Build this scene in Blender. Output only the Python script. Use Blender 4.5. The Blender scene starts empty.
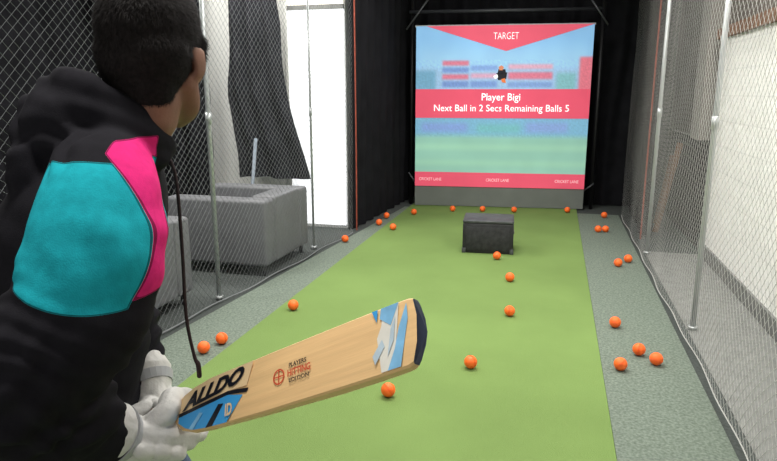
import bpy, bmesh, math, random
from mathutils import Vector, Matrix, noise
random.seed(7)
scene = bpy.context.scene
scene.view_settings.view_transform = 'Standard'
COL = scene.collection
PSI = math.radians(14.68)

def lin(c, a=1.0):
    r = []
    for v in c[:3]:
        v = v / 255.0
        r.append(v / 12.92 if v <= 0.04045 else ((v + 0.055) / 1.055) ** 2.4)
    return (r[0], r[1], r[2], a)

def mat(name, rgb, rough=0.6, var=0.08, scale=20.0, bump=0.0, bscale=None, metal=0.0, emit=0.0, spec=0.4, attr=None, detail=3.0, stretch=None, brick=None):
    m = bpy.data.materials.new(name)
    m.use_nodes = True
    nt = m.node_tree
    b = nt.nodes['Principled BSDF']
    b.inputs['Roughness'].default_value = rough
    b.inputs['Metallic'].default_value = metal
    b.inputs['Specular IOR Level'].default_value = spec
    tc = nt.nodes.new('ShaderNodeTexCoord')
    mp = nt.nodes.new('ShaderNodeMapping')
    nt.links.new(tc.outputs['Object'], mp.inputs['Vector'])
    if stretch:
        mp.inputs['Scale'].default_value = stretch
    n = nt.nodes.new('ShaderNodeTexNoise')
    n.inputs['Scale'].default_value = scale
    n.inputs['Detail'].default_value = detail
    nt.links.new(mp.outputs['Vector'], n.inputs['Vector'])
    mr = nt.nodes.new('ShaderNodeMapRange')
    mr.inputs['From Min'].default_value = 0.3
    mr.inputs['From Max'].default_value = 0.7
    mr.inputs['To Min'].default_value = 1 - var
    mr.inputs['To Max'].default_value = 1 + var
    nt.links.new(n.outputs['Fac'], mr.inputs['Value'])
    vm = nt.nodes.new('ShaderNodeVectorMath')
    vm.operation = 'SCALE'
    if attr:
        at = nt.nodes.new('ShaderNodeAttribute')
        at.attribute_name = attr
        nt.links.new(at.outputs['Color'], vm.inputs[0])
    elif brick:
        sep = nt.nodes.new('ShaderNodeSeparateXYZ'); cmb = nt.nodes.new('ShaderNodeCombineXYZ')
        nt.links.new(tc.outputs['Object'], sep.inputs[0])
        nt.links.new(sep.outputs['Y'], cmb.inputs['X']); nt.links.new(sep.outputs['Z'], cmb.inputs['Y'])
        br = nt.nodes.new('ShaderNodeTexBrick')
        br.inputs['Scale'].default_value = 1.0
        br.inputs['Brick Width'].default_value = 0.44
        br.inputs['Row Height'].default_value = 0.215
        br.inputs['Mortar Size'].default_value = 0.005
        br.inputs['Color1'].default_value = lin(rgb)
        br.inputs['Color2'].default_value = lin([x * .99 for x in rgb])
        br.inputs['Mortar'].default_value = lin([x * brick for x in rgb])
        nt.links.new(cmb.outputs[0], br.inputs['Vector'])
        nt.links.new(br.outputs['Color'], vm.inputs[0])
    else:
        vm.inputs[0].default_value = lin(rgb)[:3]
    nt.links.new(mr.outputs['Result'], vm.inputs['Scale'])
    nt.links.new(vm.outputs['Vector'], b.inputs['Base Color'])
    if emit > 0:
        nt.links.new(vm.outputs['Vector'], b.inputs['Emission Color'])
        b.inputs['Emission Strength'].default_value = emit
    if bump > 0:
        n2 = nt.nodes.new('ShaderNodeTexNoise')
        n2.inputs['Scale'].default_value = bscale or scale
        n2.inputs['Detail'].default_value = 2
        nt.links.new(mp.outputs['Vector'], n2.inputs['Vector'])
        bp = nt.nodes.new('ShaderNodeBump')
        bp.inputs['Strength'].default_value = bump
        bp.inputs['Distance'].default_value = 0.01
        nt.links.new(n2.outputs['Fac'], bp.inputs['Height'])
        nt.links.new(bp.outputs['Normal'], b.inputs['Normal'])
    return m

def link(o):
    COL.objects.link(o)
    return o

def tag(o, label=None, category=None, kind=None, group=None):
    if label: o['label'] = label
    if category: o['category'] = category
    if kind: o['kind'] = kind
    if group: o['group'] = group
    return o

def meshobj(name, verts, faces, mats, parent=None, smooth=False, fm=None):
    me = bpy.data.meshes.new(name)
    me.from_pydata([tuple(v) for v in verts], [], faces)
    for m in (mats if isinstance(mats, (list, tuple)) else [mats]):
        me.materials.append(m)
    if fm:
        for i, k in enumerate(fm): me.polygons[i].material_index = k
    if smooth:
        for p in me.polygons: p.use_smooth = True
    me.update()
    o = link(bpy.data.objects.new(name, me))
    if parent: o.parent = parent
    return o

def bmobj(name, bm, mats, parent=None, smooth=False):
    bmesh.ops.recalc_face_normals(bm, faces=bm.faces)
    me = bpy.data.meshes.new(name)
    bm.to_mesh(me); bm.free()
    for m in (mats if isinstance(mats, (list, tuple)) else [mats]):
        me.materials.append(m)
    if smooth:
        for p in me.polygons: p.use_smooth = True
    o = link(bpy.data.objects.new(name, me))
    if parent: o.parent = parent
    return o

def box(name, lo, hi, m, parent=None, bevel=0.0, seg=3, smooth=True):
    lo = Vector(lo); hi = Vector(hi)
    c = (lo + hi) / 2; s = hi - lo
    bm = bmesh.new()
    bmesh.ops.create_cube(bm, size=1.0, matrix=Matrix.Diagonal((s.x, s.y, s.z, 1)))
    if bevel > 0:
        bmesh.ops.bevel(bm, geom=bm.edges[:], offset=bevel, segments=seg, affect='EDGES', profile=0.5)
    o = bmobj(name, bm, m, parent, smooth=(bevel > 0 and seg > 1 and smooth))
    o.location = c
    return o

def empty(name, loc):
    o = link(bpy.data.objects.new(name, None))
    o.location = loc
    o.empty_display_size = 0.1
    return o

def cr(p0, p1, p2, p3, t):
    return 0.5 * ((2 * p1) + (-p0 + p2) * t + (2 * p0 - 5 * p1 + 4 * p2 - p3) * t * t + (-p0 + 3 * p1 - 3 * p2 + p3) * t ** 3)

def loft(bm, st, seg=20, sub=4, xdir=(1, 0, 0), caps=True):
    S = [(Vector(s[0]), s[1], s[2] if len(s) > 2 else s[1]) for s in st]
    C = []
    n = len(S)
    for i in range(n - 1):
        a = S[max(i - 1, 0)]; b = S[i]; c = S[i + 1]; d = S[min(i + 2, n - 1)]
        for k in range(sub):
            t = k / sub
            C.append((cr(a[0], b[0], c[0], d[0], t), cr(a[1], b[1], c[1], d[1], t), cr(a[2], b[2], c[2], d[2], t)))
    C.append(S[-1])
    xd = Vector(xdir)
    rings = []
    m = len(C)
    T = []
    for i in range(m):
        t = (C[min(i + 1, m - 1)][0] - C[max(i - 1, 0)][0])
        T.append(t.normalized() if t.length > 1e-9 else Vector((0, 0, 1)))
    full = []
    if caps:
        r = min(C[0][1], C[0][2])
        for k in (80, 55, 28):
            a = math.radians(k)
            full.append((C[0][0] - T[0] * r * math.sin(a), C[0][1] * math.cos(a), C[0][2] * math.cos(a), T[0]))
    for i in range(m):
        full.append((C[i][0], C[i][1], C[i][2], T[i]))
    if caps:
        r = min(C[-1][1], C[-1][2])
        for k in (28, 55, 80):
            a = math.radians(k)
            full.append((C[-1][0] + T[-1] * r * math.sin(a), C[-1][1] * math.cos(a), C[-1][2] * math.cos(a), T[-1]))
    for (c, rx, ry, t) in full:
        x = xd - t * xd.dot(t)
        if x.length < 1e-3: x = t.orthogonal()
        x.normalize()
        y = t.cross(x)
        rings.append([bm.verts.new(c + x * rx * math.cos(2 * math.pi * j / seg) + y * ry * math.sin(2 * math.pi * j / seg)) for j in range(seg)])
    for i in range(len(rings) - 1):
        for j in range(seg):
            bm.faces.new((rings[i][j], rings[i][(j + 1) % seg], rings[i + 1][(j + 1) % seg], rings[i + 1][j]))
    bm.faces.new(rings[0][::-1]); bm.faces.new(rings[-1])

def ell(bm, c, r, rot=None, sub=3):
    M = Matrix.Translation(Vector(c))
    if rot is not None: M = M @ rot.to_4x4()
    M = M @ Matrix.Diagonal((r[0], r[1], r[2], 1))
    bmesh.ops.create_icosphere(bm, subdivisions=sub, radius=1.0, matrix=M)

def remesh(bm, voxel, smooth=4, fac=0.5):
    bmesh.ops.recalc_face_normals(bm, faces=bm.faces)
    me = bpy.data.meshes.new('tmp'); bm.to_mesh(me); bm.free()
    o = link(bpy.data.objects.new('tmp', me))
    r = o.modifiers.new('r', 'REMESH'); r.mode = 'VOXEL'; r.voxel_size = voxel; r.use_smooth_shade = True
    if smooth:
        s = o.modifiers.new('s', 'SMOOTH'); s.iterations = smooth; s.factor = fac
    dg = bpy.context.evaluated_depsgraph_get(); dg.update()
    out = bpy.data.meshes.new_from_object(o.evaluated_get(dg))
    bpy.data.objects.remove(o)
    for p in out.polygons: p.use_smooth = True
    return out

def displace(me, fn):
    me.update()
    nor = [v.normal.copy() for v in me.vertices]
    for v, n in zip(me.vertices, nor):
        v.co = v.co + n * fn(v.co, n)
    me.update()

def from_mesh(name, me, m, parent=None):
    me.name = name
    me.materials.clear()
    for k in (m if isinstance(m, (list, tuple)) else [m]): me.materials.append(k)
    o = link(bpy.data.objects.new(name, me))
    if parent: o.parent = parent
    return o

def textmesh(name, body, m, width=None, height=None, bold=0.0, shear=0.0, parent=None, space=1.0):
    cu = bpy.data.curves.new(name, 'FONT')
    cu.body = body; cu.align_x = 'LEFT'; cu.offset = bold; cu.shear = shear; cu.size = 1
    cu.resolution_u = 3; cu.space_character = space
    o = link(bpy.data.objects.new('t', cu))
    dg = bpy.context.evaluated_depsgraph_get(); dg.update()
    me = bpy.data.meshes.new_from_object(o.evaluated_get(dg))
    bpy.data.objects.remove(o); bpy.data.curves.remove(cu)
    xs = [v.co.x for v in me.vertices]; ys = [v.co.y for v in me.vertices]
    cx = (min(xs) + max(xs)) / 2; cy = (min(ys) + max(ys)) / 2
    w = max(xs) - min(xs); h = max(ys) - min(ys)
    sx = (width / w) if width else height / h
    sy = (height / h) if height else sx
    for v in me.vertices:
        v.co = Vector(((v.co.x - cx) * sx, (v.co.y - cy) * sy, 0))
    return from_mesh(name, me, m, parent)

# ------------------------------------------------------------------ materials
M_green = mat('turf_green', (114, 138, 79), 0.95, 0.09, 1.3, 0.5, 260, spec=0.1, detail=6)
M_grey = mat('turf_grey', (112, 122, 111), 0.95, 0.30, 70.0, 0.5, 200, spec=0.1, detail=4)
M_floor = mat('floor_carpet', (74, 78, 76), 0.95, 0.2, 60.0, 0.2, 200, spec=0.1)
M_conc = mat('floor_concrete', (116, 117, 114), 0.9, 0.15, 12.0, spec=0.2)
M_wall = mat('wall_white', (240, 239, 235), 0.9, 0.05, 7.0, 0.4, 22, brick=.94)
M_wallb = mat('wall_bright', (226, 226, 222), 0.9, 0.02, 4.0)
M_wallg = mat('wall_grey', (92, 86, 80), 0.9, 0.2, 5.0, 0.3, 25)
M_walld = mat('wall_dark', (52, 52, 54), 0.9, 0.15, 5.0)
M_ceil = mat('ceiling_paint', (150, 150, 150), 0.9, 0.05, 5.0)
M_black = mat('curtain_black', (26, 26, 29), 0.95, 0.25, 6.0, spec=0.1)
M_wood = mat('ledge_wood', (112, 82, 62), 0.7, 0.2, 10.0)
M_netL = mat('net_string_dark', (112, 115, 116), 0.9, 0.1, 10.0, spec=.1)
M_netR = mat('net_string_light', (176, 176, 172), 0.9, 0.06, 10.0, spec=.1)
M_pole = mat('pole_steel', (176, 180, 180), 0.35, 0.06, 8.0, metal=0.5)
M_frame = mat('frame_black', (22, 22, 24), 0.5, 0.1, 8.0)
M_rope = mat('rope_red', (140, 66, 50), 0.8, 0.2, 30.0)
M_sofa = mat('sofa_leather', (102, 103, 106), 0.5, 0.08, 12.0, 0.2, 60)
M_foot = mat('sofa_foot', (60, 60, 62), 0.4, 0.1, 8.0, metal=0.6)
M_ball = mat('ball_orange', (255, 112, 42), 0.5, 0.08, 40.0, 0.1, 300)
M_seam = mat('ball_seam', (238, 92, 32), 0.6, 0.1, 80.0)
M_case = mat('case_black', (34, 34, 36), 0.6, 0.35, 18.0, 0.2, 40)
M_caset = mat('case_lid', (66, 68, 70), 0.5, 0.3, 18.0)

# ------------------------------------------------------------------ room
def struct(o): o['kind'] = 'structure'; return o
struct(box('floor', (-6, -1.5, -0.1), (3.2, 9.4, 0), M_floor))
struct(box('ceiling', (-6, -1.5, 3.3), (3.2, 9.4, 3.4), M_ceil))
struct(box('wall_right', (1.45, -1.5, 0), (1.65, 9.4, 3.3), M_wallg))
struct(box('wall_left', (-5.6, -1.5, 0), (-5.4, 9.4, 3.3), M_walld))
struct(box('wall_back', (-6, 9.0, 0), (3.2, 9.2, 3.3), M_walld))
struct(box('wall_partition', (-5.4, 6.6, 0), (-2.20, 6.75, 3.3), M_wallb))
struct(box('window_1', (-2.84, 6.565, 0.04), (-2.21, 6.598, 2.35), mat('daylight_glass', (250, 252, 255), .3, .01, 3, emit=.9)))
struct(box('window_2', (-2.84, 6.565, 2.40), (-2.21, 6.598, 3.25), mat('daylight_glass_cream', (248, 244, 232), .3, .01, 3, emit=.6)))
struct(box('trim_5', (-2.87, 6.555, 0.0), (-2.842, 6.599, 3.28), M_wallb))
struct(box('trim_6', (-2.84, 6.555, 2.352), (-2.21, 6.599, 2.398), M_conc))
struct(box('trim_1', (1.40, 1.0, 0.12), (1.452, 6.45, 1.96), M_wall))
struct(box('trim_2', (1.36, 1.0, 1.96), (1.452, 6.47, 2.05), M_wood))
struct(box('trim_3', (1.32, 6.60, 1.05), (1.452, 6.98, 3.3), mat('pillar', (122, 118, 112), 0.9, 0.1, 6)))
struct(box('trim_4', (1.40, 6.48, 0.0), (1.452, 8.9, 1.04), mat('dado_dark', (34, 32, 33), 0.9, 0.2, 6)))
struct(box('trim_7', (1.41, 1.0, 2.40), (1.452, 6.47, 2.62), mat('board_brown', (100, 84, 72), .8, .2, 8)))
struct(box('baseboard_right', (1.38, 1.0, 0), (1.452, 6.45, 0.12), M_conc))

side = box('walkway_mat', (0.89, 0.0, 0.0), (1.375, 6.3, 0.006), M_conc)
tag(side, 'pale grey mat strip along the white wall', 'mat')

turf = box('artificial_turf', (-1.82, -0.5, 0.0), (0.32, 8.65, 0.014), M_green)
tag(turf, 'green artificial turf strip running down the practice lane', 'artificial turf')
for nm, pts2 in (('a', [(-2.56, -0.5), (-1.822, -0.5), (-1.822, 8.05), (-1.88, 8.05)]), ('b', [(.322, -.5), (.81, -.5), (.81, 8.12), (.322, 8.12)])):
    V = [(x, y, z) for z in (0.0, .012) for (x, y) in pts2]
    F = [(3, 2, 1, 0), (4, 5, 6, 7)] + [(i, (i + 1) % 4, 4 + (i + 1) % 4, 4 + i) for i in range(4)]
    g = meshobj('turf_border', V, F, M_grey)
    tag(g, 'speckled grey-green carpet border beside the green turf', 'carpet strip', group='grey borders of the lane')

# ------------------------------------------------------------------ curtains
def curtain(name, path, z0, z1, amp, wl, m, label, seedo=0.0, nz=18, slant=0.0, category='curtain'):
    tot = 0
    P = [Vector((p[0], p[1], 0)) for p in path]
    pts = []
    for a, b in zip(P[:-1], P[1:]):
        d = b - a; n = max(2, int(d.length / 0.015))
        nn = Vector((-d.y, d.x, 0)).normalized()
        for k in range(n):
            pts.append((a + d * k / n, nn, tot + d.length * k / n))
        tot += d.length
    pts.append((P[-1], nn, tot))
    V = []; F = []
    for j in range(nz + 1):
        f = j / nz
        z = z0 + (z1 - z0) * f
        for (p, nn, s) in pts:
            w = amp * math.sin(2 * math.pi * s / wl + 1.8 * noise.noise(Vector((s * 1.5, z * .5, seedo))) * 2 + 1.2 * math.sin(z * 1.2 + seedo)) * (0.6 + 0.7 * noise.noise(Vector((s * 2.3, z * 0.8, seedo))))
            w += amp * .5 * noise.noise(Vector((s * 6, z * 3, seedo)))
            q = p + nn * w
            lz = z + (0.05 * noise.noise(Vector((s * 3, 0, seedo))) if (j == 0 and z0 > .1) else 0)
            sl = slant * (1 - f) * (1 - f) * (.2 + .8 * s / tot)
            if slant: sl += .03 * math.sin(z * 4 + seedo)
            V.append((q.x + sl, q.y, lz))
    W = len(pts)
    for j in range(nz):
        for i in range(W - 1):
            F.append((j * W + i, j * W + i + 1, (j + 1) * W + i + 1, (j + 1) * W + i))
    o = meshobj(name, V, F, m, smooth=True)
    tag(o, label, category)
    return o

curtain('curtain', [(-2.0, 8.85), (1.1, 8.85)], 0.01, 3.2, 0.05, 0.28, M_black, 'black pleated curtain hanging behind the projection screen', 1.0)
curtain('curtain', [(-2.12, 6.45), (-1.98, 8.7)], 0.01, 3.2, 0.03, 0.26, M_black, 'black curtain along the lane beside the pale partition', 2.0)
curtain('curtain', [(0.95, 6.9), (1.0, 8.7)], 0.01, 3.2, 0.035, 0.24, M_black, 'black curtain along the lane beside the grey wall', 3.0)
curtain('curtain', [(-5.3, 2.0), (-5.1, 6.2), (-3.68, 6.35)], 0.01, 3.2, 0.07, 0.3, M_black, 'long black curtain hanging behind the armchairs', 4.0)
curtain('curtain', [(-3.44, 6.28), (-2.90, 6.28)], 0.58, 3.2, 0.08, 0.17, mat('drape_black', (36, 36, 40), .95, .2, 6, spec=.1), 'gathered black drape hanging in front of the pale wall', 5.0, slant=0.38)

# ------------------------------------------------------------------ netting
def net(name, Xf, y0, y1, H, m, label, sd, r=0.0015, pitch=0.066, rfar=None, ripple=.015, hem=.006):
    rfar = rfar or r
    V = []; F = []
    def disp(y, z):
        k = max(0.0, 1 - z / 1.0)
        return Xf(y) + 0.03 * noise.noise(Vector((y * .8, z * 0.7, sd))) + ripple * k * math.sin(y * 7 + sd) * k
    def sag(y, z):
        return 0.05 * noise.noise(Vector((y * 1.7, z * 1.7, sd + 9)))
    def string(yA, zA, yB, zB):
        L = math.hypot(yB - yA, zB - zA)
        if L < 0.03: return
        n = max(1, int(L / 0.11))
        base = len(V)
        t = Vector((0, yB - yA, zB - zA)).normalized()
        u = Vector((1, 0, 0)); w = t.cross(u)
        for i in range(n + 1):
            y = yA + (yB - yA) * i / n; z = zA + (zB - zA) * i / n
            g = sag(y, z) * min(1, (z - .02) / .3)
            c = Vector((disp(y, z), y + g, z + g))
            rr_ = r + (rfar - r) * (y - y0) / (y1 - y0)
            for k in range(3):
                a = 2 * math.pi * k / 3
                V.append(c + u * rr_ * math.cos(a) + w * rr_ * math.sin(a))
        for i in range(n):
            for k in range(3):
                a = base + i * 3 + k; b = base + i * 3 + (k + 1) % 3
                F.append((a, b, b + 3, a + 3))
    z0 = 0.02
    c = y0 - H
    while c < y1 + H:
        za = max(z0, y0 - c); zb = min(H, y1 - c)
        if zb > za: string(c + za, za, c + zb, zb)
        cc = c + H
        za = max(z0, cc - y1); zb = min(H, cc - y0)
        if zb > za: string(cc - za, za, cc - zb, zb)
        c += pitch
    n = int((y1 - y0) / 0.1)
    base = len(V); rr = hem
    for i in range(n + 1):
        y = y0 + (y1 - y0) * i / n
        c0 = Vector((disp(y, z0), y, z0))
        for k in range(4):
            a = math.pi / 2 * k
            V.append(c0 + Vector((rr * math.cos(a), 0, rr * math.sin(a))))
    for i in range(n):
        for k in range(4):
            a = base + i * 4 + k; b = base + i * 4 + (k + 1) % 4
            F.append((a, b, b + 4, a + 4))
    o = meshobj(name, V, F, m)
    tag(o, label, 'net')
    return o
XL = lambda y: -2.27 + (y - 3.8) * .09
net('net', XL, 1.5, 6.33, 3.2, M_netL, 'tall dark grey diamond netting beside the armchairs', 3.3, .0012, .055)
net('net', lambda y: .845, 1.6, 8.1, 3.2, M_netR, 'tall pale diamond netting in front of the white wall', 7.7, .0015, .062, rfar=.0003, ripple=.008, hem=.0035)

def cyl(name, a, b, r, m, parent=None, seg=16):
    bm = bmesh.new()
    loft(bm, [(a, r), (b, r)], seg=seg, sub=1, caps=False)
    return bmobj(name, bm, m, parent, smooth=True)

def pole(x, y, label, r=0.017, h=3.25):
    e = empty('net_pole', (x, y, 0))
    cyl('pole_tube', (0, 0, 0), (0, 0, h), r, M_pole, e)
    cyl('base_plate', (0, 0, 0.012), (0, 0, 0.03), 0.03, M_pole, e)
    cyl('collar', (0, 0, 1.28), (0, 0, 1.36), r * 1.3, M_pole, e)
    tag(e, label, 'pole', group='steel poles holding the netting')
pole(-2.335, 3.98, 'thin steel pole holding the dark netting')
pole(-2.22, 5.60, 'thin steel pole holding the dark netting', 0.011)
pole(0.925, 4.2, 'thin steel pole holding the pale netting')
pole(0.90, 6.2, 'thin steel pole holding the pale netting')
for (x, y) in ((-2.04, 6.42), (0.905, 6.75)):
    bm = bmesh.new()
    loft(bm, [((x, y, 0.03), 0.008), ((x, y + .01, 1.0), 0.008), ((x, y, 2.2), 0.008), ((x, y, 3.2), 0.008)], seg=8)
    tag(bmobj('edge_rope', bm, M_rope, smooth=True), 'reddish cord hanging along the curtain edge', 'rope', group='reddish edge cords')

# ------------------------------------------------------------------ screen
SL = Vector((-1.775, 8.17, 0.0)); SR = Vector((0.395, 8.40, 0.0))
sx = (SR - SL); SW = sx.length; ang = math.atan2(sx.y, sx.x)
SH = 2.31
scr = empty('projection_screen', SL)
scr.rotation_euler = (0, 0, ang)
tag(scr, 'large square projection screen showing a cricket game scoreboard', 'projection screen')
def spx(px, py):
    f = (py - 25) / 182.0
    py = py - 5.5 * 4 * f * (1 - f) * .75
    return ((px - 415.5) / 176.5 * SW, (207.5 - py) / 182.5 * SH)
M_cloth = mat('screen_cloth', (112, 116, 112), 0.9, 0.06, 5)
M_edge = mat('screen_edge', (176, 180, 182), 0.8, 0.04, 5)
box('screen_fabric', (0, 0, 0.02), (SW, 0.02, SH), M_cloth, scr)
box('screen_hem', (-0.015, 0.002, SH - 0.01), (SW + 0.015, 0.025, SH + 0.015), M_edge, scr, 0.004, 2)
def sm(a, b, x):
    t = max(0, min(1, (x - a) / (b - a))); return t * t * (3 - 2 * t)
rects = [(415, 50, 592, 200, (138, 178, 206), 14), (415, 69, 592, 95, (134, 164, 194), 4), (410, 71, 436, 95, (96, 142, 168), 3),
         (443, 61, 470, 66, (192, 96, 114), 1.8), (443, 68, 470, 73, (98, 122, 174), 1.8), (443, 75, 470, 80, (192, 96, 114), 1.8), (443, 82, 470, 88, (98, 122, 174), 1.8),
         (472, 66, 499, 71, (110, 138, 188), 1.8), (472, 74, 499, 79, (186, 138, 160), 1.8), (472, 82, 499, 88, (100, 126, 178), 1.8),
         (510, 65, 554, 70, (194, 142, 160), 1.8), (510, 73, 554, 80, (192, 98, 116), 1.8), (510, 83, 554, 88, (108, 134, 182), 1.8),
         (558, 74, 577, 92, (110, 160, 164), 3), (580, 58, 596, 92, (202, 96, 108), 2),
         (410, 117, 600, 139, (106, 154, 180), 3), (422, 124, 470, 133, (116, 138, 190), 4), (480, 125, 524, 134, (104, 162, 166), 4), (530, 123, 572, 133, (120, 142, 190), 4),
         (410, 137, 600, 200, (126, 170, 148), 4), (410, 145, 600, 151, (138, 180, 158), 3), (410, 161, 600, 166, (136, 178, 156), 3)]
NX, NY = 150, 130
V = []; C = []
for j in range(NY + 1):
    for i in range(NX + 1):
        px = 415.5 + 176.5 * i / NX; py = 24.9 + 162.1 * j / NY
        col = Vector((122, 168, 206))
        for (x0, y0, x1, y1, c, s) in rects:
            a = sm(x0 - s, x0 + s, px) * (1 - sm(x1 - s, x1 + s, px)) * sm(y0 - s, y0 + s, py) * (1 - sm(y1 - s, y1 + s, py))
            col = col.lerp(Vector(c), a * .88)
        crowd = 1 + (.09 * noise.noise(Vector((px * .6, py * .6, 2))) if (60 < py < 92 or 118 < py < 138) else 0.05 * noise.noise(Vector((px * .05, py * .03, 0))))
        col = col * crowd
        s_, z_ = spx(px, py)
        V.append((s_, -.002, z_)); C.append(lin([max(0, min(255, k)) for k in col]))
F = [(j * (NX + 1) + i, (j + 1) * (NX + 1) + i, (j + 1) * (NX + 1) + i + 1, j * (NX + 1) + i + 1) for j in range(NY) for i in range(NX)]
E = 0.66
M_img = mat('image_stadium', (120, 160, 200), .8, .04, 1.5, emit=E, attr='Col')
pic = meshobj('projected_image', V, F, M_img, scr)
ca = pic.data.color_attributes.new('Col', 'FLOAT_COLOR', 'POINT')
for i, c in enumerate(C): ca.data[i].color = c
pal = {}
def em(key, rgb, var=0.05, scale=2.0, e=E):
    if key not in pal:
        pal[key] = mat('image_' + key, rgb, 0.8, var, scale, emit=e)
    return pal[key]
regs = []
def reg(pts, key, rgb, layer, **k):
    em(key, rgb, **k); regs.append(([spx(*p) for p in pts], key, layer))
def rr(x0, y0, x1, y1, key, rgb, layer, **k):
    reg([(x0, y0), (x1, y0), (x1, y1), (x0, y1)], key, rgb, layer, **k)
reg([(426, 24.9), (592, 24.9), (507, 51.5)], 'red', (204, 82, 102), 6)
rr(415.5, 90, 592, 119, 'banner', (202, 76, 98), 7)
rr(415.5, 173, 592, 187, 'banner', (202, 76, 98), 7)
reg([(500, 70), (507, 70), (508, 75), (499, 75)], 'fig_black', (30, 28, 34), 8)
reg([(498, 74), (509, 73), (508, 80), (500, 81)], 'fig_black', (30, 28, 34), 8)
reg([(500, 67.5), (503, 66), (505.5, 68), (504, 71), (501, 71)], 'fig_skin', (190, 120, 90), 9)
reg([(495, 77), (499, 75), (500, 78), (497, 80)], 'fig_white', (235, 235, 235), 9)
reg([(503, 80), (507, 79), (508, 84), (504, 83)], 'fig_orange', (206, 110, 60), 9)
keys = list(pal.keys())
V = []; F = []; FM = []
for pts, key, layer in regs:
    b = len(V)
    for (s, z) in pts: V.append((s, -0.002 - layer * 0.0012, z))
    F.append(tuple(range(b, b + len(pts)))); FM.append(keys.index(key))
meshobj('projected_banner', V, F, [pal[k] for k in keys], scr, fm=FM)
M_wt = mat('image_text', (240, 240, 240), 0.8, 0.01, 3, emit=0.8)
def stext(body, cx, cy, w, h, bold=0.0, m=M_wt, space=1.0):
    o = textmesh('caption', body, m, w / 176.5 * SW, h / 182.5 * SH, bold, parent=scr, space=space)
    s, z = spx(cx, cy)
    o.rotation_euler = (math.pi / 2, 0, 0)
    o.location = (s, -0.016, z)
stext('TARGET', 506.5, 36, 25, 6.4, -.014)
stext('Player Bigi', 503.5, 99, 39, 9.4, 0.006)
stext('Next Ball in 2 Secs Remaining Balls 5', 503.5, 110, 137, 8.8, 0.002)
M_wt2 = mat('image_text_pale', (234, 190, 196), 0.8, 0.01, 3, emit=0.6)
for cx in (432, 503, 574):
    stext('CRICKET LANE', cx, 180, 24, 3, 0, M_wt2)

fr = empty('screen_frame', SL + Vector((0, 0.07, 0)))
fr.rotation_euler = (0, 0, ang)
cyl('upright', (-0.08, 0.12, 0), (-0.08, 0.12, 2.75), 0.022, M_frame, fr)
cyl('upright', (SW + 0.11, 0.06, 0), (SW + 0.11, 0.06, 2.75), 0.025, M_frame, fr)
cyl('crossbar', (-0.11, 0.06, 2.5), (SW + 0.11, 0.06, 2.5), 0.022, mat('bar_grey', (60, 62, 66), 0.4, 0.1, 8), fr)
M_br = mat('brace_grey', (88, 90, 94), 0.4, 0.1, 8, metal=0.4)
cyl('brace', (-0.14, -0.02, 2.28), (0.18, -0.02, 2.7), 0.012, M_br, fr)
cyl('brace', (SW + 0.16, -0.02, 2.3), (SW - 0.1, -0.02, 2.66), 0.012, M_br, fr)
cyl('brace', (-0.10, -0.02, 0.45), (0.0, -0.02, 0.3), 0.010, M_br, fr)
cyl('brace', (SW + 0.12, -0.02, 0.35), (SW, -0.02, 0.25), 0.010, M_br, fr)
tag(fr, 'black metal frame holding up the projection screen', 'frame')

# ------------------------------------------------------------------ case
ce = empty('equipment_case', (-0.57, 5.98, 0.014))
ce.rotation_euler = (0, 0, math.radians(4))
box('case_body', (-0.235, -0.19, 0), (0.235, 0.19, 0.285), M_case, ce, 0.010, 2)
box('lid', (-0.236, -0.191, 0.287), (0.236, 0.191, 0.315), M_caset, ce, 0.008, 2)
for sx_ in (-1, 1):
    box('handle', (sx_ * 0.238 - 0.006, -0.06, 0.17), (sx_ * 0.238 + 0.006, 0.06, 0.19), M_br, ce, 0.004, 2)
    for sy_ in (-1, 1):
        box('corner_guard', (sx_ * 0.222 - 0.018, sy_ * 0.178 - 0.018, 0.0), (sx_ * 0.222 + 0.018, sy_ * 0.178 + 0.018, 0.05), M_caset, ce, 0.005, 2)
box('front_panel', (-0.20, -0.195, 0.03), (0.20, -0.188, 0.255), mat('case_panel', (42, 42, 44), 0.7, 0.5, 22), ce, 0.003, 2)
tag(ce, 'scuffed black equipment case with a grey lid on the turf', 'case')

# ------------------------------------------------------------------ armchairs
def armchair(x0, y0, label, W=.78, D=.78, Hh=.64):
    e = empty('armchair', (x0 + W / 2, y0 + D / 2, 0))
    hx, hy = W / 2, D / 2
    z0 = 0.09; ar = .19
    box('seat', (-hx + 0.01, -hy + ar, z0), (hx - 0.22, hy - ar, 0.32), M_sofa, e, 0.02)
    box('seat_cushion', (-hx, -hy + ar + .002, 0.322), (hx - 0.222, hy - ar - .002, 0.52), M_sofa, e, 0.04, 5)
    box('backrest', (hx - 0.22, -hy + ar + .001, z0), (hx, hy - ar - .001, Hh + 0.008), M_sofa, e, 0.025, 5)
    box('armrest', (-hx, -hy, z0), (hx, -hy + ar, Hh), M_sofa, e, 0.03, 5)
    box('armrest', (-hx, hy - ar, z0), (hx, hy, Hh), M_sofa, e, 0.03, 5)
    for a in (-1, 1):
        for b in (-1, 1):
            cyl('foot', (a * (hx - 0.06), b * (hy - 0.06), 0), (a * (hx - 0.06), b * (hy - 0.06), z0 + 0.01), 0.018, M_foot, e)
    tag(e, label, 'armchair', group='boxy grey armchairs behind the net')
armchair(-3.155, 4.58, 'boxy grey leather armchair beside the dark netting', W=.925, D=.92)
armchair(-3.28, 3.04, 'boxy grey leather armchair standing nearer the batter', W=.80, D=.85)
stump = cyl('cricket_stump', (-2.98, 5.72, 0.01), (-3.05, 6.12, 1.02), 0.018, mat('stump', (120, 130, 140), 0.5, 0.1, 8))
tag(stump, 'grey cricket stump leaning against the black drape', 'stump')
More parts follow.
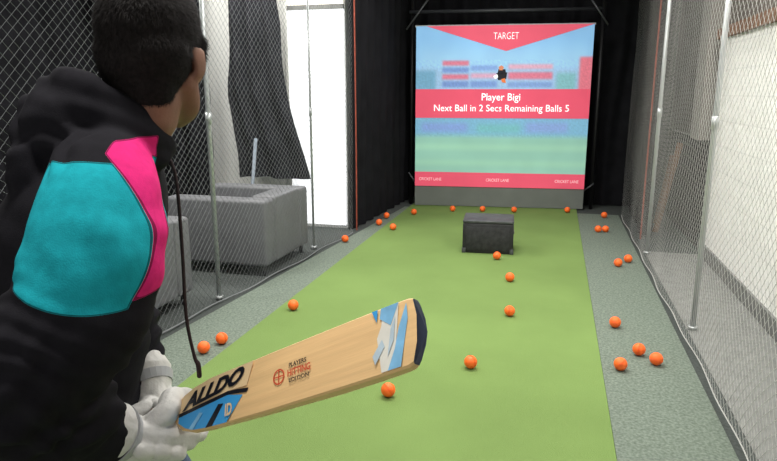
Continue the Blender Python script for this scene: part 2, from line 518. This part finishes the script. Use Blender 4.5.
for (x, y, h, tilt, rz, lab) in ((1.20, 7.25, .98, 11, 20, 'brown wooden plank leaning against the dark wall'), (1.24, 7.7, .8, 8, -15, 'shorter brown wooden plank leaning against the dark wall')):
    pl = box('plank', (-0.03, -0.012, -h / 2), (0.03, 0.012, h / 2), M_wood, None, 0.003, 1)
    pl.location = (x, y, h / 2 * math.cos(math.radians(tilt)) + .01); pl.rotation_euler = (0, math.radians(tilt), math.radians(rz))
    tag(pl, lab, 'plank', group='planks stored behind the netting')

# ------------------------------------------------------------------ balls
bm = bmesh.new()
bmesh.ops.create_uvsphere(bm, u_segments=32, v_segments=20, radius=0.036)
for f in bm.faces: f.smooth = True
for dz in (-0.0035, 0.0, 0.0035):
    rc = math.sqrt(0.036 ** 2 - dz * dz)
    N = 48; rings = []
    for i in range(N):
        a = 2 * math.pi * i / N
        c = Vector((rc * math.cos(a), rc * math.sin(a), dz)); o_ = Vector((math.cos(a), math.sin(a), 0))
        rings.append([bm.verts.new(c + o_ * 0.0009 * math.cos(t) + Vector((0, 0, 0.0009 * math.sin(t)))) for t in (0, 1.57, 3.14, 4.71)])
    for i in range(N):
        for k in range(4):
            f = bm.faces.new((rings[i][k], rings[(i + 1) % N][k], rings[(i + 1) % N][(k + 1) % 4], rings[i][(k + 1) % 4]))
            f.material_index = 1
bme = bpy.data.meshes.new('cricket_ball'); bm.to_mesh(bme); bm.free()
bme.materials.append(M_ball); bme.materials.append(M_seam)
BL = [(-.735, 2.80), (-.381, 3.235), (-.233, 4.13), (-.288, 4.94), (-.45, 5.60), (-1.70, 3.87), (-1.878, 3.20), (-1.911, 3.05),
      (.441, 4.09), (.414, 3.42), (.536, 3.66), (.613, 3.543), (.592, 5.633), (.69, 5.797), (.508, 7.04), (.585, 7.06), (.626, 7.89),
      (-1.671, 6.576), (-1.89, 6.787), (-1.91, 7.2), (-2.00, 5.90), (-1.21, 7.84), (-.84, 7.92), (.20, 8.12), (-1.64, 7.5), (-.45, 7.97)]
for i, (x, y) in enumerate(BL):
    o = link(bpy.data.objects.new('cricket_ball', bme))
    onturf = -1.82 < x < 0.32
    o.location = (x, y, 0.0375 + (0.014 if onturf else 0.012))
    o.rotation_euler = (random.uniform(0, 3), random.uniform(0, 3), random.uniform(0, 3))
    tag(o, 'orange practice ball lying on the green turf' if onturf else 'orange practice ball lying on the grey carpet border', 'ball', group='orange practice balls scattered along the lane')

# ------------------------------------------------------------------ bat (B frame: x right, y ahead, z up)
ROT = Matrix.Rotation(PSI, 4, 'Z')
toe = Vector((.034, .874, 1.158)); sh = Vector((-.404, 1.097, .900))
A = (toe - sh).normalized()
tocam = (Vector((0, 0, 1.5)) - (toe + sh) / 2).normalized()
Nn = (tocam - A * tocam.dot(A)).normalized()
Nn = (Matrix.Rotation(math.radians(-26), 3, A) @ Nn).normalized()
Wd = Nn.cross(A).normalized()
batM = Matrix(((A.x, Wd.x, Nn.x, sh.x), (A.y, Wd.y, Nn.y, sh.y), (A.z, Wd.z, Nn.z, sh.z), (0, 0, 0, 1)))
bat = empty('cricket_bat', (0, 0, 0))
bat.matrix_world = ROT @ batM
tag(bat, 'pale willow bat with blue and black stickers in gloved hands', 'cricket bat')
M_willow = mat('willow', (222, 184, 132), 0.4, 0.07, 9, 0.05, 40, stretch=(0.6, 14, 14))
M_toe = mat('toe_guard', (44, 52, 70), 0.5, 0.1, 10)
BLn = (toe - sh).length
prof = [(-.012, .030, .030, .016), (.0, .042, .030, .016), (.02, .068, .028, .016), (.05, .086, .026, .014), (.10, .095, .026, .014), (.25, .103, .034, .018),
        (.40, .106, .042, .024), (.48, .107, .036, .022), (BLn - .03, .107, .028, .020), (BLn - .008, .106, .026, .018), (BLn, .100, .024, .016)]
V = []; F = []
def ringpts(w, t, e):
    h = w / 2
    return [(-h + .003, 0), (-h * .4, .0015), (h * .4, .0015), (h - .003, 0), (h, -.004), (h, -e), (h * .85, -e - .002), (h * .4, -(e + (t - e) * .75)), (0, -t), (-h * .4, -(e + (t - e) * .75)), (-h * .85, -e - .002), (-h, -e), (-h, -.004)]
for k, (x, w, t, e) in enumerate(prof):
    R = ringpts(w, t, e); ns = len(R)
    for (y, z) in R:
        f = max(0, (x - (BLn - .05)) / .05)
        V.append((x + f * (.012 * (1 - (y / .054) ** 2) + .10 * y * 1.0), y, z))
for i in range(len(prof) - 1):
    for j in range(ns):
        F.append((i * ns + j, i * ns + (j + 1) % ns, (i + 1) * ns + (j + 1) % ns, (i + 1) * ns + j))
F.append(tuple(range(ns))[::-1]); F.append(tuple(range((len(prof) - 1) * ns, len(prof) * ns)))
fm = [0] * len(F); fm[-1] = 1
bl = meshobj('blade', V, F, [M_willow, M_toe], bat, fm=fm)
bmx = bmesh.new(); bmx.from_mesh(bl.data); bmesh.ops.recalc_face_normals(bmx, faces=bmx.faces); bmx.to_mesh(bl.data); bmx.free()
bm = bmesh.new()
st = []
for i in range(60):
    x = -.29 + i * (.29 / 59)
    st.append(((x, 0, -.013), .0165 + (0.0008 if i % 2 else 0)))
loft(bm, st, seg=20, sub=1, xdir=(0, 1, 0))
bmobj('handle_grip', bm, mat('grip_rubber', (30, 34, 44), 0.7, 0.1, 30), bat, True)
def sticker(name, polys, z=.0024):
    V = []; F = []; FM = []; ms = []
    for k, (pts, m) in enumerate(polys):
        b = len(V)
        for (x, y) in pts: V.append((x, y, z + k * .00025))
        F.append(tuple(range(b, b + len(pts))))
        if m not in ms: ms.append(m)
        FM.append(ms.index(m))
    return meshobj(name, V, F, ms, bat, fm=FM)
m_w = mat('sticker_white', (226, 196, 152), .35, .03, 10); m_b = mat('sticker_blue', (60, 150, 210), .35, .05, 10)
m_k = mat('sticker_black', (26, 28, 36), .35, .05, 10); m_r = mat('sticker_red', (196, 76, 52), .35, .05, 10); m_g = mat('sticker_grey', (176, 194, 204), .35, .12, 30)
m_pb = mat('sticker_pale_blue', (124, 178, 214), .35, .2, 30); m_pk = mat('sticker_pale', (214, 212, 202), .35, .06, 30)
sticker('shoulder_sticker', [
    ([(.012, -.020), (.035, -.034), (.06, -.0415), (.10, -.0455), (.150, -.0475), (.190, -.008), (.150, .001), (.012, -.010)], m_b),
    ([(.012, -.010), (.150, .001), (.200, -.006), (.205, .001), (.150, .008), (.012, -.003)], m_k),
    ([(.012, -.003), (.150, .008), (.200, .006), (.216, .047), (.10, .045), (.05, .038), (.02, .026)], m_w),
    ([(.094, -.0455), (.112, -.0462), (.140, -.012), (.126, -.010)], m_k),
    ([(.046, -.038), (.058, -.0415), (.084, -.016), (.074, -.014)], m_pb),
])
sticker('toe_sticker', [
    ([(.496, -.050), (.520, -.050), (.538, .050), (.508, .050), (.502, .022), (.492, .004)], m_pk),
    ([(.508, -.050), (.532, -.050), (.552, .020), (.552, .045), (.534, .010), (.524, -.020)], m_pb),
    ([(.500, .034), (.520, .018), (.538, .050), (.504, .050)], m_pb),
    ([(.486, .050), (.498, .050), (.494, .030)], m_b),
    ([(.486, -.036), (.506, -.012), (.502, .000), (.482, -.022)], m_g),
    ([(.510, -.030), (.524, -.006), (.530, .030), (.520, .012)], m_g),
])
def btext(body, x, y, w, h, m, bold=0.0, shear=0.0, z=.0042, rz=0):
    o = textmesh('lettering', body, m, w, h, bold, shear, bat)
    o.location = (x, y, z); o.rotation_euler = (0, 0, math.radians(rz))
    return o
btext('ALLDO', .108, .0215, .175, .029, m_k, .05, .55, rz=6)
btext('ID', .156, -.026, .018, .022, m_w, .03)
btext('PLAYERS', .325, .013, .040, .008, m_k, .02)
btext('HITTING', .328, .000, .052, .012, m_r, .02)
btext('EDITION', .328, -.013, .045, .007, m_k, .02)
V = []; F = []
EX = .280
for i in range(24):
    a = 2 * math.pi * i / 24
    for r_ in (.011, .0135): V.append((EX + r_ * math.cos(a), r_ * math.sin(a), .003))
for i in range(24):
    j = (i + 1) % 24; F.append((2 * i, 2 * i + 1, 2 * j + 1, 2 * j))
b0 = len(V)
for q in ((-.011, -.001), (.011, -.001), (.011, .001), (-.011, .001)): V.append((EX + q[0], q[1], .003))
for q in ((-.001, -.011), (.001, -.011), (.001, .011), (-.001, .011)): V.append((EX + q[0], q[1], .0031))
F.append((b0, b0 + 1, b0 + 2, b0 + 3)); F.append((b0 + 4, b0 + 5, b0 + 6, b0 + 7))
meshobj('round_emblem', V, F, m_r, bat)

# ------------------------------------------------------------------ person
BASE = Vector((-.60, 1.2, 0.0))
HC = Vector((-.446, 1.24, 1.566)); HS = 1.12
YAW = math.radians(4)
fd = Vector((math.sin(YAW), math.cos(YAW), -.12)).normalized()
rx_ = fd.cross(Vector((0, 0, 1))).normalized(); uz_ = rx_.cross(fd)
HR = Matrix((rx_, fd, uz_)).transposed()
def H(x, y, z): return HC + HR @ (Vector((x, y, z)) * HS)
def hl(bm, c, r, rot=None):
    R = HR if rot is None else HR @ rot
    ell(bm, H(*c), [k * HS for k in r], R)
axis = -A
hoff = Nn * -.013
CR = sh + axis * .056 + hoff
CL = sh + axis * .168 + hoff
RE = Vector((-.560, .875, 1.06)); LE = Vector((-.62, 1.40, 1.03))
def handframe(C, elbow, want):
    e = elbow - C; e = (e - A * e.dot(A)).normalized()
    m = -e
    p = A.cross(m).normalized()
    if p.dot(want) < 0: p = -p
    return m, p
mR, pR = handframe(CR, RE, Vector((.6, -.6, .5)))
mL, pL = handframe(CL, LE, Vector((-.3, .8, .3)))
def wrist(C, m, p): return C + p * .036 - m * .096
WR = wrist(CR, mR, pR); WL = wrist(CL, mL, pL)
def hand(bm, C, m, p, g=0.0):
    """five curled fingers closed around the handle; g = glove padding"""
    spread = .0235 + g * .6
    lens = (0.95, 1.05, 1.0, 0.82)
    for i in range(4):
        o = A * ((1.5 - i) * spread)
        q = lens[i]
        r = .0095 + g * .5
        k = .021 + .0095 + g * .5
        P = [C + o + p * k * 1.0 - m * .005, C + o + p * k * .98 + m * .034 * q, C + o + p * k * .1 + m * (k + .016) * q, C + o - p * k * .85 + m * .028 * q, C + o - p * k * .95 - m * .004 * q]
        loft(bm, [(P[0], r), (P[1], r * 1.06), (P[2], r), (P[3], r * .95), (P[4], r * .82)], seg=12, sub=3)
        if g > 0:
            for (a_, b_) in ((P[0], P[1]), (P[1], P[2]), (P[2], P[3]), (P[3], P[4])):
                mid = (a_ + b_) / 2 ; out = (mid - C - o).normalized()
                loft(bm, [(a_.lerp(b_, .30) + out * .012, .0140), (a_.lerp(b_, .70) + out * .012, .0140)], seg=12, sub=2)
    for i in range(4):
        o = A * ((1.5 - i) * spread * .95)
        loft(bm, [(C + o + p * .030 + m * .028, .015 + g * .8), (C + o * .85 + p * .036 - m * .035, .017 + g * .8), (C + o * .6 + p * .034 - m * .092, .016 + g * .7)], seg=12, sub=3)
        if g > 0:
            for s_ in (-.084, -.050, -.016):
                loft(bm, [(C + o * 1.0 + p * (.054 + g) + m * (s_ + .006), .0148), (C + o * 1.0 + p * (.054 + g) + m * (s_ + .021), .0148)], seg=12, sub=2)
    loft(bm, [(C + A * .030 + p * .020 - m * .050, .014 + g * .9), (C + A * (.050 + g * .5) - p * .004 - m * .034, .0125 + g * .9), (C + A * .042 - p * .034 - m * .014, .0115 + g * .9), (C + A * .026 - p * .044 + m * .010, .0095 + g * .8)], seg=12, sub=4)
M_skin = mat('skin', (126, 88, 70), 0.6, 0.14, 24, 0.12, 260)
M_hair = mat('hair_black', (27, 23, 22), 0.8, 0.45, 140, 0.06, 300, spec=.2)
bm = bmesh.new()
hl(bm, (0, -.012, .025), (.074, .095, .090))
hl(bm, (0, .020, -.040), (.062, .070, .078))
hl(bm, (0, .062, -.098), (.024, .022, .018))
for s in (-1, 1):
    loft(bm, [(H(s * .055, -.005, -.045), .022 * HS), (H(s * .046, .03, -.082), .020 * HS), (H(s * .012, .066, -.1), .017 * HS)], seg=12)
    hl(bm, (s * .042, .058, -.018), (.022, .022, .022))
    hl(bm, (s * .012, .094, -.028), (.009, .011, .008))
    er = Matrix.Rotation(s * math.radians(-18), 3, 'Z') @ Matrix.Rotation(math.radians(-10), 3, 'X')
    hl(bm, (s * .081, -.004, -.012), (.006, .016, .028), er)
    hl(bm, (s * .076, .006, -.020), (.011, .012, .020), er)
loft(bm, [(H(-.036, .074, .024), .013), (H(0, .084, .024), .013), (H(.036, .074, .024), .013)], seg=12)
loft(bm, [(H(0, .086, .018), .008), (H(0, .100, -.008), .010), (H(0, .109, -.024), .0125)], seg=12)
loft(bm, [(H(-.022, .080, -.055), .006), (H(0, .090, -.053), .009), (H(.022, .080, -.055), .006)], seg=10)
loft(bm, [(H(-.018, .080, -.064), .006), (H(0, .088, -.066), .009), (H(.018, .080, -.064), .006)], seg=10)
loft(bm, [(H(0, -.022, -.03), .060, .062), (H(0, -.030, -.10), .056, .056), (Vector((-.515, 1.205, 1.40)), .064, .066)], xdir=rx_)
fch = Vector((.98, .19, 0))
def torso(bm, k):
    loft(bm, [((-.67, 1.17, .83), .130 * k, .17 * k), ((-.655, 1.17, .92), .138 * k, .18 * k), ((-.63, 1.18, 1.06), .140 * k, .185 * k), ((-.590, 1.19, 1.22), .140 * k, .195 * k),
              ((-.553, 1.2, 1.33), .118 * k, .18 * k), ((-.535, 1.2, 1.395), .090 * k, .13 * k), ((-.525, 1.205, 1.44), .070 * k, .085 * k)], seg=32, xdir=fch)
def armR(bm, k):
    loft(bm, [((-.50, 1.13, 1.385), .066 * k), ((-.477, 1.05, 1.350), .088 * k), ((-.460, .975, 1.270), .101 * k), ((-.478, .92, 1.16), .100 * k), (RE, .092 * k),
              ((-.525, .945, .985), .080 * k), ((WR + RE) / 2 + Vector((.0, .01, -.02)), .067 * k), (WR - (WR - RE).normalized() * .02, .052 * k)], seg=28, sub=6)
def armL(bm, k):
    loft(bm, [((-.575, 1.30, 1.34), .084 * k), ((-.60, 1.36, 1.30), .084 * k), ((-.610, 1.39, 1.18), .080 * k), (LE, .074 * k),
              ((WL + LE) / 2, .058 * k), (WL - (WL - LE).normalized() * .02, .048 * k)], seg=20)
HIPR = Vector((-.66, 1.09, .86)); HIPL = Vector((-.66, 1.27, .86))
KR = Vector((-.53, .99, .47)); KL = Vector((-.52, 1.40, .47))
AR = Vector((-.64, .96, .09)); AL = Vector((-.63, 1.46, .09))
def legs(bm, k):
    for Hp, K, An in ((HIPR, KR, AR), (HIPL, KL, AL)):
        loft(bm, [(Hp, .095 * k), (Hp.lerp(K, .4), .088 * k), (K, .064 * k), (K.lerp(An, .35) + Vector((-.015, 0, 0)), .060 * k), (An, .043 * k)], seg=20)
torso(bm, .82); armR(bm, .62); armL(bm, .62); legs(bm, .85)
hand(bm, CR, mR, pR); hand(bm, CL, mL, pL)
for An in (AR, AL):
    loft(bm, [(An + Vector((-.03, 0, -.03)), .032, .03), (An + Vector((.06, 0, -.045)), .03, .022), (An + Vector((.15, 0, -.05)), .035, .015)], seg=14, xdir=(0, 1, 0))
pm = remesh(bm, .005, 3)
for v in pm.vertices:
    v.co.z = max(v.co.z, .022)
    v.co -= BASE
person = from_mesh('person', pm, M_skin)
person.matrix_world = ROT @ Matrix.Translation(BASE)
tag(person, 'batter in black, teal and pink hoodie, side-on, gripping a bat', 'person')
def child(name, me, m):
    for v in me.vertices: v.co -= BASE
    return from_mesh(name, me, m, person)

M_eye = mat('eye_white', (225, 222, 215), .2, .02, 10)
for s in (-1, 1):
    bm = bmesh.new(); hl(bm, (s * .031, .0745, .002), (.013, .012, .011))
    me = bpy.data.meshes.new('eye'); bm.to_mesh(me); bm.free(); child('eye', me, M_eye)
    bm = bmesh.new(); loft(bm, [(H(s * .014, .096, .026), .004), (H(s * .034, .088, .032), .0045), (H(s * .052, .072, .024), .003)], seg=8)
    me = bpy.data.meshes.new('eyebrow'); bm.to_mesh(me); bm.free(); child('eyebrow', me, M_hair)

bm = bmesh.new()
hl(bm, (0, -.014, .042), (.081, .098, .091))
hl(bm, (0, -.036, .000), (.077, .072, .082))
hl(bm, (0, -.046, -.045), (.058, .046, .068))
hl(bm, (0, .03, .072), (.062, .064, .050))
for s in (-1, 1):
    loft(bm, [(H(s * .072, .026, .03), .013), (H(s * .0715, .024, -.022), .008)], seg=8)
hm = remesh(bm, .004, 14)
displace(hm, lambda c, n: .0028 * noise.noise(c * 18) + .0006 * noise.noise(c * 90))
vs = [(v.co.copy(), v.normal.copy()) for v in hm.vertices]
bm = bmesh.new(); bm.from_mesh(hm)
for k in range(26000):
    c, n = random.choice(vs)
    loc = HR.transposed() @ (c - HC)
    crown = Vector((0, -.06, .11))
    t_ = HR @ (loc - crown)
    t_ = t_.normalized() + Vector((random.gauss(0, .25), random.gauss(0, .25), random.gauss(0, .25)))
    t_ = (t_ - n * t_.dot(n)).normalized()
    sc_ = 1.0 if loc.z > 0 else .6
    Ln = random.uniform(.009, .020) * sc_; w = t_.cross(n) * .0005
    p0 = c - n * .002; p1 = c + t_ * Ln * .5 + n * .0025 * sc_; p2 = c + t_ * Ln + n * random.uniform(.001, .0065) * sc_
    a = [bm.verts.new(q) for q in (p0 - w, p0 + w, p1 + w, p1 - w, p2)]
    bm.faces.new((a[0], a[1], a[2], a[3])); bm.faces.new((a[3], a[2], a[4]))
bm.to_mesh(hm); bm.free()
child('hair', hm, M_hair)

bm = bmesh.new()
torso(bm, 1.05); armR(bm, 1.0); armL(bm, 1.0)
loft(bm, [((-.672, 1.17, .845), .142, .182), ((-.668, 1.17, .89), .145, .185)], seg=32, xdir=fch, sub=2)
def roll(cz, rad, amp, tr, cx, cy=1.195, rng=166, flat=1.0):
    pts = []
    for i in range(29):
        th = math.radians(-rng + 2 * rng * i / 28)
        bx = -math.cos(th); by = math.sin(th)
        f3 = Vector((.60, .80, 0)); s3 = Vector((-.80, .60, 0))
        c = Vector((cx, cy, cz)) + f3 * bx * rad + s3 * by * rad * 1.05 + Vector((0, 0, amp * math.cos(th)))
        pts.append((c, tr * flat * (.75 + .35 * (math.cos(th) + 1) / 2), tr * (.8 + .4 * (math.cos(th) + 1) / 2)))
    return pts
loft(bm, roll(1.462, .082, .050, .024, -.520), seg=16, sub=2, xdir=(0, 0, 1))
loft(bm, roll(1.432, .096, .042, .032, -.530), seg=16, sub=2, xdir=(0, 0, 1))
loft(bm, roll(1.400, .102, .026, .034, -.545, rng=125), seg=16, sub=2, xdir=(0, 0, 1))
ell(bm, (-.588, 1.13, 1.425), (.060, .085, .070), Matrix.Rotation(math.radians(35), 3, 'Z') @ Matrix.Rotation(math.radians(-25), 3, 'Y'))
ell(bm, (-.608, 1.12, 1.36), (.052, .085, .070))
hm = remesh(bm, .005, 18)
def xpink(z):
    d = z - 1.27
    return -.364 - (4.2 if d > 0 else 2.6) * d * d
ft = []; fp = []
for v in hm.vertices:
    c = v.co
    zb = 1.208 - .26 * (c.x + .50) + 1.2 * (c.x + .47) ** 2
    xk = -.548 - .12 * (1.39 - c.z)
    near = 1.14 - c.y
    zt = 1.396 - 1.6 * (c.x + .475) ** 2
    ft.append(min(c.z - zb, zt - c.z, xpink(c.z) - c.x, c.x - xk, near))
    fp.append(min(c.z - (zb + .010), 1.424 - c.z, c.x - xpink(c.z), 1.14 - c.y, c.x + .442))
def wr(c, n):
    d = .006 * noise.noise(Vector((c.x * 8, c.y * 8, c.z * 12)))
    d += .002 * noise.noise(Vector((c.x * 16 + c.z * 10, c.y * 14, c.z * 30)))
    e = max(0, 1 - (c - RE - Vector((0, 0, -.01))).length / .22)
    f1 = math.sin(c.z * 70 + c.y * 60 + c.x * 25 + 4 * noise.noise(c * 8))
    d += .013 * e * (1 - f1 * f1) - .004 * e
    e2 = max(0, 1 - abs(c.z - 1.0) / .22)
    f2 = math.sin(c.z * 45 - c.x * 30 + 5 * noise.noise(c * 6))
    d += .010 * e2 * (1 - f2 * f2) - .003 * e2
    e3 = max(0, 1 - abs(c.z - 1.25) / .15)
    f3_ = math.sin(c.z * 26 + c.x * 40 + 5 * noise.noise(c * 5))
    d += .0035 * e3 * (1 - f3_ * f3_)
    if c.z > 1.36 and c.x < -.47:
        f4 = math.sin(34 * (c.z * 1.1 + c.x * .9 - c.y * .5) + 4 * noise.noise(c * 9))
        d += (.010 * (1 - f4 * f4) - .004) * min(1, (c.z - 1.36) / .04) * min(1, (-.47 - c.x) / .03)
    return d
displace(hm, wr)
for nm, arr in (('teal', ft), ('pink', fp)):
    at = hm.attributes.new(nm, 'FLOAT', 'POINT')
    for i, x in enumerate(arr): at.data[i].value = x
M_hood = mat('hoodie_cloth', (29, 28, 32), .95, .10, 60, .12, 420, spec=.08)
nt = M_hood.node_tree
vmn = [n for n in nt.nodes if n.bl_idname == 'ShaderNodeVectorMath'][0]
base = nt.nodes.new('ShaderNodeRGB'); base.outputs[0].default_value = lin((29, 28, 32)); prev = base.outputs[0]
for nm, colr in (('pink', (204, 40, 112)), ('teal', (28, 152, 164))):
    at = nt.nodes.new('ShaderNodeAttribute'); at.attribute_name = nm
    g = nt.nodes.new('ShaderNodeMath'); g.operation = 'GREATER_THAN'; g.inputs[1].default_value = 0
    nt.links.new(at.outputs['Fac'], g.inputs[0])
    mx = nt.nodes.new('ShaderNodeMix'); mx.data_type = 'RGBA'
    nt.links.new(g.outputs[0], mx.inputs['Factor']); nt.links.new(prev, mx.inputs['A'])
    mx.inputs['B'].default_value = lin(colr)
    ab = nt.nodes.new('ShaderNodeMath'); ab.operation = 'COMPARE'; ab.inputs[1].default_value = .0012; ab.inputs[2].default_value = .0009
    nt.links.new(at.outputs['Fac'], ab.inputs[0])
    mx2 = nt.nodes.new('ShaderNodeMix'); mx2.data_type = 'RGBA'
    nt.links.new(ab.outputs[0], mx2.inputs['Factor']); nt.links.new(mx.outputs['Result'], mx2.inputs['A'])
    mx2.inputs['B'].default_value = lin([k * .6 for k in colr])
    prev = mx2.outputs['Result']
nt.links.new(prev, vmn.inputs[0])
child('hoodie', hm, M_hood)
bm = bmesh.new()
loft(bm, [((-.435, 1.20, 1.40), .0035), ((-.405, 1.19, 1.35), .0035), ((-.400, 1.185, 1.2), .0035), ((-.400, 1.18, 1.07), .0035), ((-.390, 1.18, .985), .0035), ((-.383, 1.18, .965), .005), ((-.382, 1.18, .94), .005)], seg=10)
bmesh.ops.recalc_face_normals(bm, faces=bm.faces)
me = bpy.data.meshes.new('drawstring'); bm.to_mesh(me); bm.free(); child('drawstring', me, mat('cord', (50, 34, 36), .8, .1, 50))

bm = bmesh.new()
loft(bm, [((-.67, 1.18, .80), .120, .160), ((-.672, 1.175, .90), .120, .158)], seg=32, xdir=fch, sub=2)
legs(bm, 1.08)
jm = remesh(bm, .008, 4)
displace(jm, lambda c, n: .005 * noise.noise(Vector((c.x * 10, c.y * 10, c.z * 25))))
for v in jm.vertices: v.co.z = max(v.co.z, .05)
child('jeans', jm, mat('denim', (66, 78, 100), .85, .2, 120, .2, 300))
M_shoe = mat('shoe', (210, 210, 212), .6, .05, 20)
for An in (AR, AL):
    bm = bmesh.new()
    loft(bm, [(An + Vector((-.045, 0, -.035)), .040, .040), (An + Vector((.03, 0, -.035)), .043, .042), (An + Vector((.10, 0, -.045)), .048, .030), (An + Vector((.17, 0, -.05)), .040, .022)], seg=16, xdir=(0, 1, 0))
    loft(bm, [(An + Vector((0, 0, -.02)), .045), (An + Vector((0, 0, .015)), .048)], seg=16)
    sm_ = remesh(bm, .006, 3)
    for v in sm_.vertices: v.co.z = max(v.co.z, .016)
    child('shoe', sm_, M_shoe)
M_glove = mat('glove_leather', (206, 204, 200), .65, .05, 25, .1, 200)
M_strap = mat('glove_strap', (170, 171, 174), .7, .05, 25)
for C, m_, p_, W_, EL in ((CR, mR, pR, WR, RE), (CL, mL, pL, WL, LE)):
    bm = bmesh.new()
    hand(bm, C, m_, p_, g=.012)
    d = (EL - W_).normalized()
    loft(bm, [(W_ + m_ * .03, .048, .044), (W_, .050, .047), (W_ + d * .035, .060, .058)], seg=20, xdir=A)
    gm = remesh(bm, .0028, 2)
    displace(gm, lambda c, n: .0015 * noise.noise(c * 60))
    child('glove', gm, M_glove)
    bm = bmesh.new()
    loft(bm, [(W_ + d * .002, .0545, .0515), (W_ + d * .022, .0600, .0580)], seg=28, xdir=A, sub=2, caps=False)
    me = bpy.data.meshes.new('wrist_strap'); bmesh.ops.recalc_face_normals(bm, faces=bm.faces); bm.to_mesh(me); bm.free(); child('wrist_strap', me, M_strap)

# ------------------------------------------------------------------ lights
w = bpy.data.worlds.new('World'); scene.world = w; w.use_nodes = True
w.node_tree.nodes['Background'].inputs[0].default_value = (1, .98, .95, 1)
w.node_tree.nodes['Background'].inputs[1].default_value = 0.85
def area(loc, sx_, sy_, power, rot=(0, 0, 0), col=(1, .98, .94)):
    l = bpy.data.lights.new('lamp', 'AREA'); l.shape = 'RECTANGLE'; l.size = sx_; l.size_y = sy_; l.energy = power; l.color = col
    o = link(bpy.data.objects.new('ceiling_lamp', l)); o.location = loc; o.rotation_euler = rot
    return o
M_lamp = mat('lamp_housing', (220, 220, 220), .5, .02, 5)
for (x, y, p) in ((-.76, 1.2, 66), (-.76, 3.8, 98), (-.76, 6.4, 48), (-3.8, 3.6, 75), (-3.0, 5.8, 75)):
    h = box('light_fixture', (x - .65, y - .2, 3.235), (x + .65, y + .2, 3.295), M_lamp)
    tag(h, 'white rectangular ceiling light fixture above the room', 'light fixture', group='ceiling light fixtures')
    area((x, y, 3.22), 1.2, .35, p)
area((1.15, 3.8, 3.2), .3, 3.6, 88)

# ------------------------------------------------------------------ camera
cam = bpy.data.cameras.new('camera'); co = link(bpy.data.objects.new('camera', cam))
co.location = (0, 0, 1.5)
co.rotation_euler = (math.radians(90 - 12.4), 0, PSI)
cam.sensor_width = 36; cam.lens = 630 / 777 * 36
cam.clip_start = .05
scene.camera = co
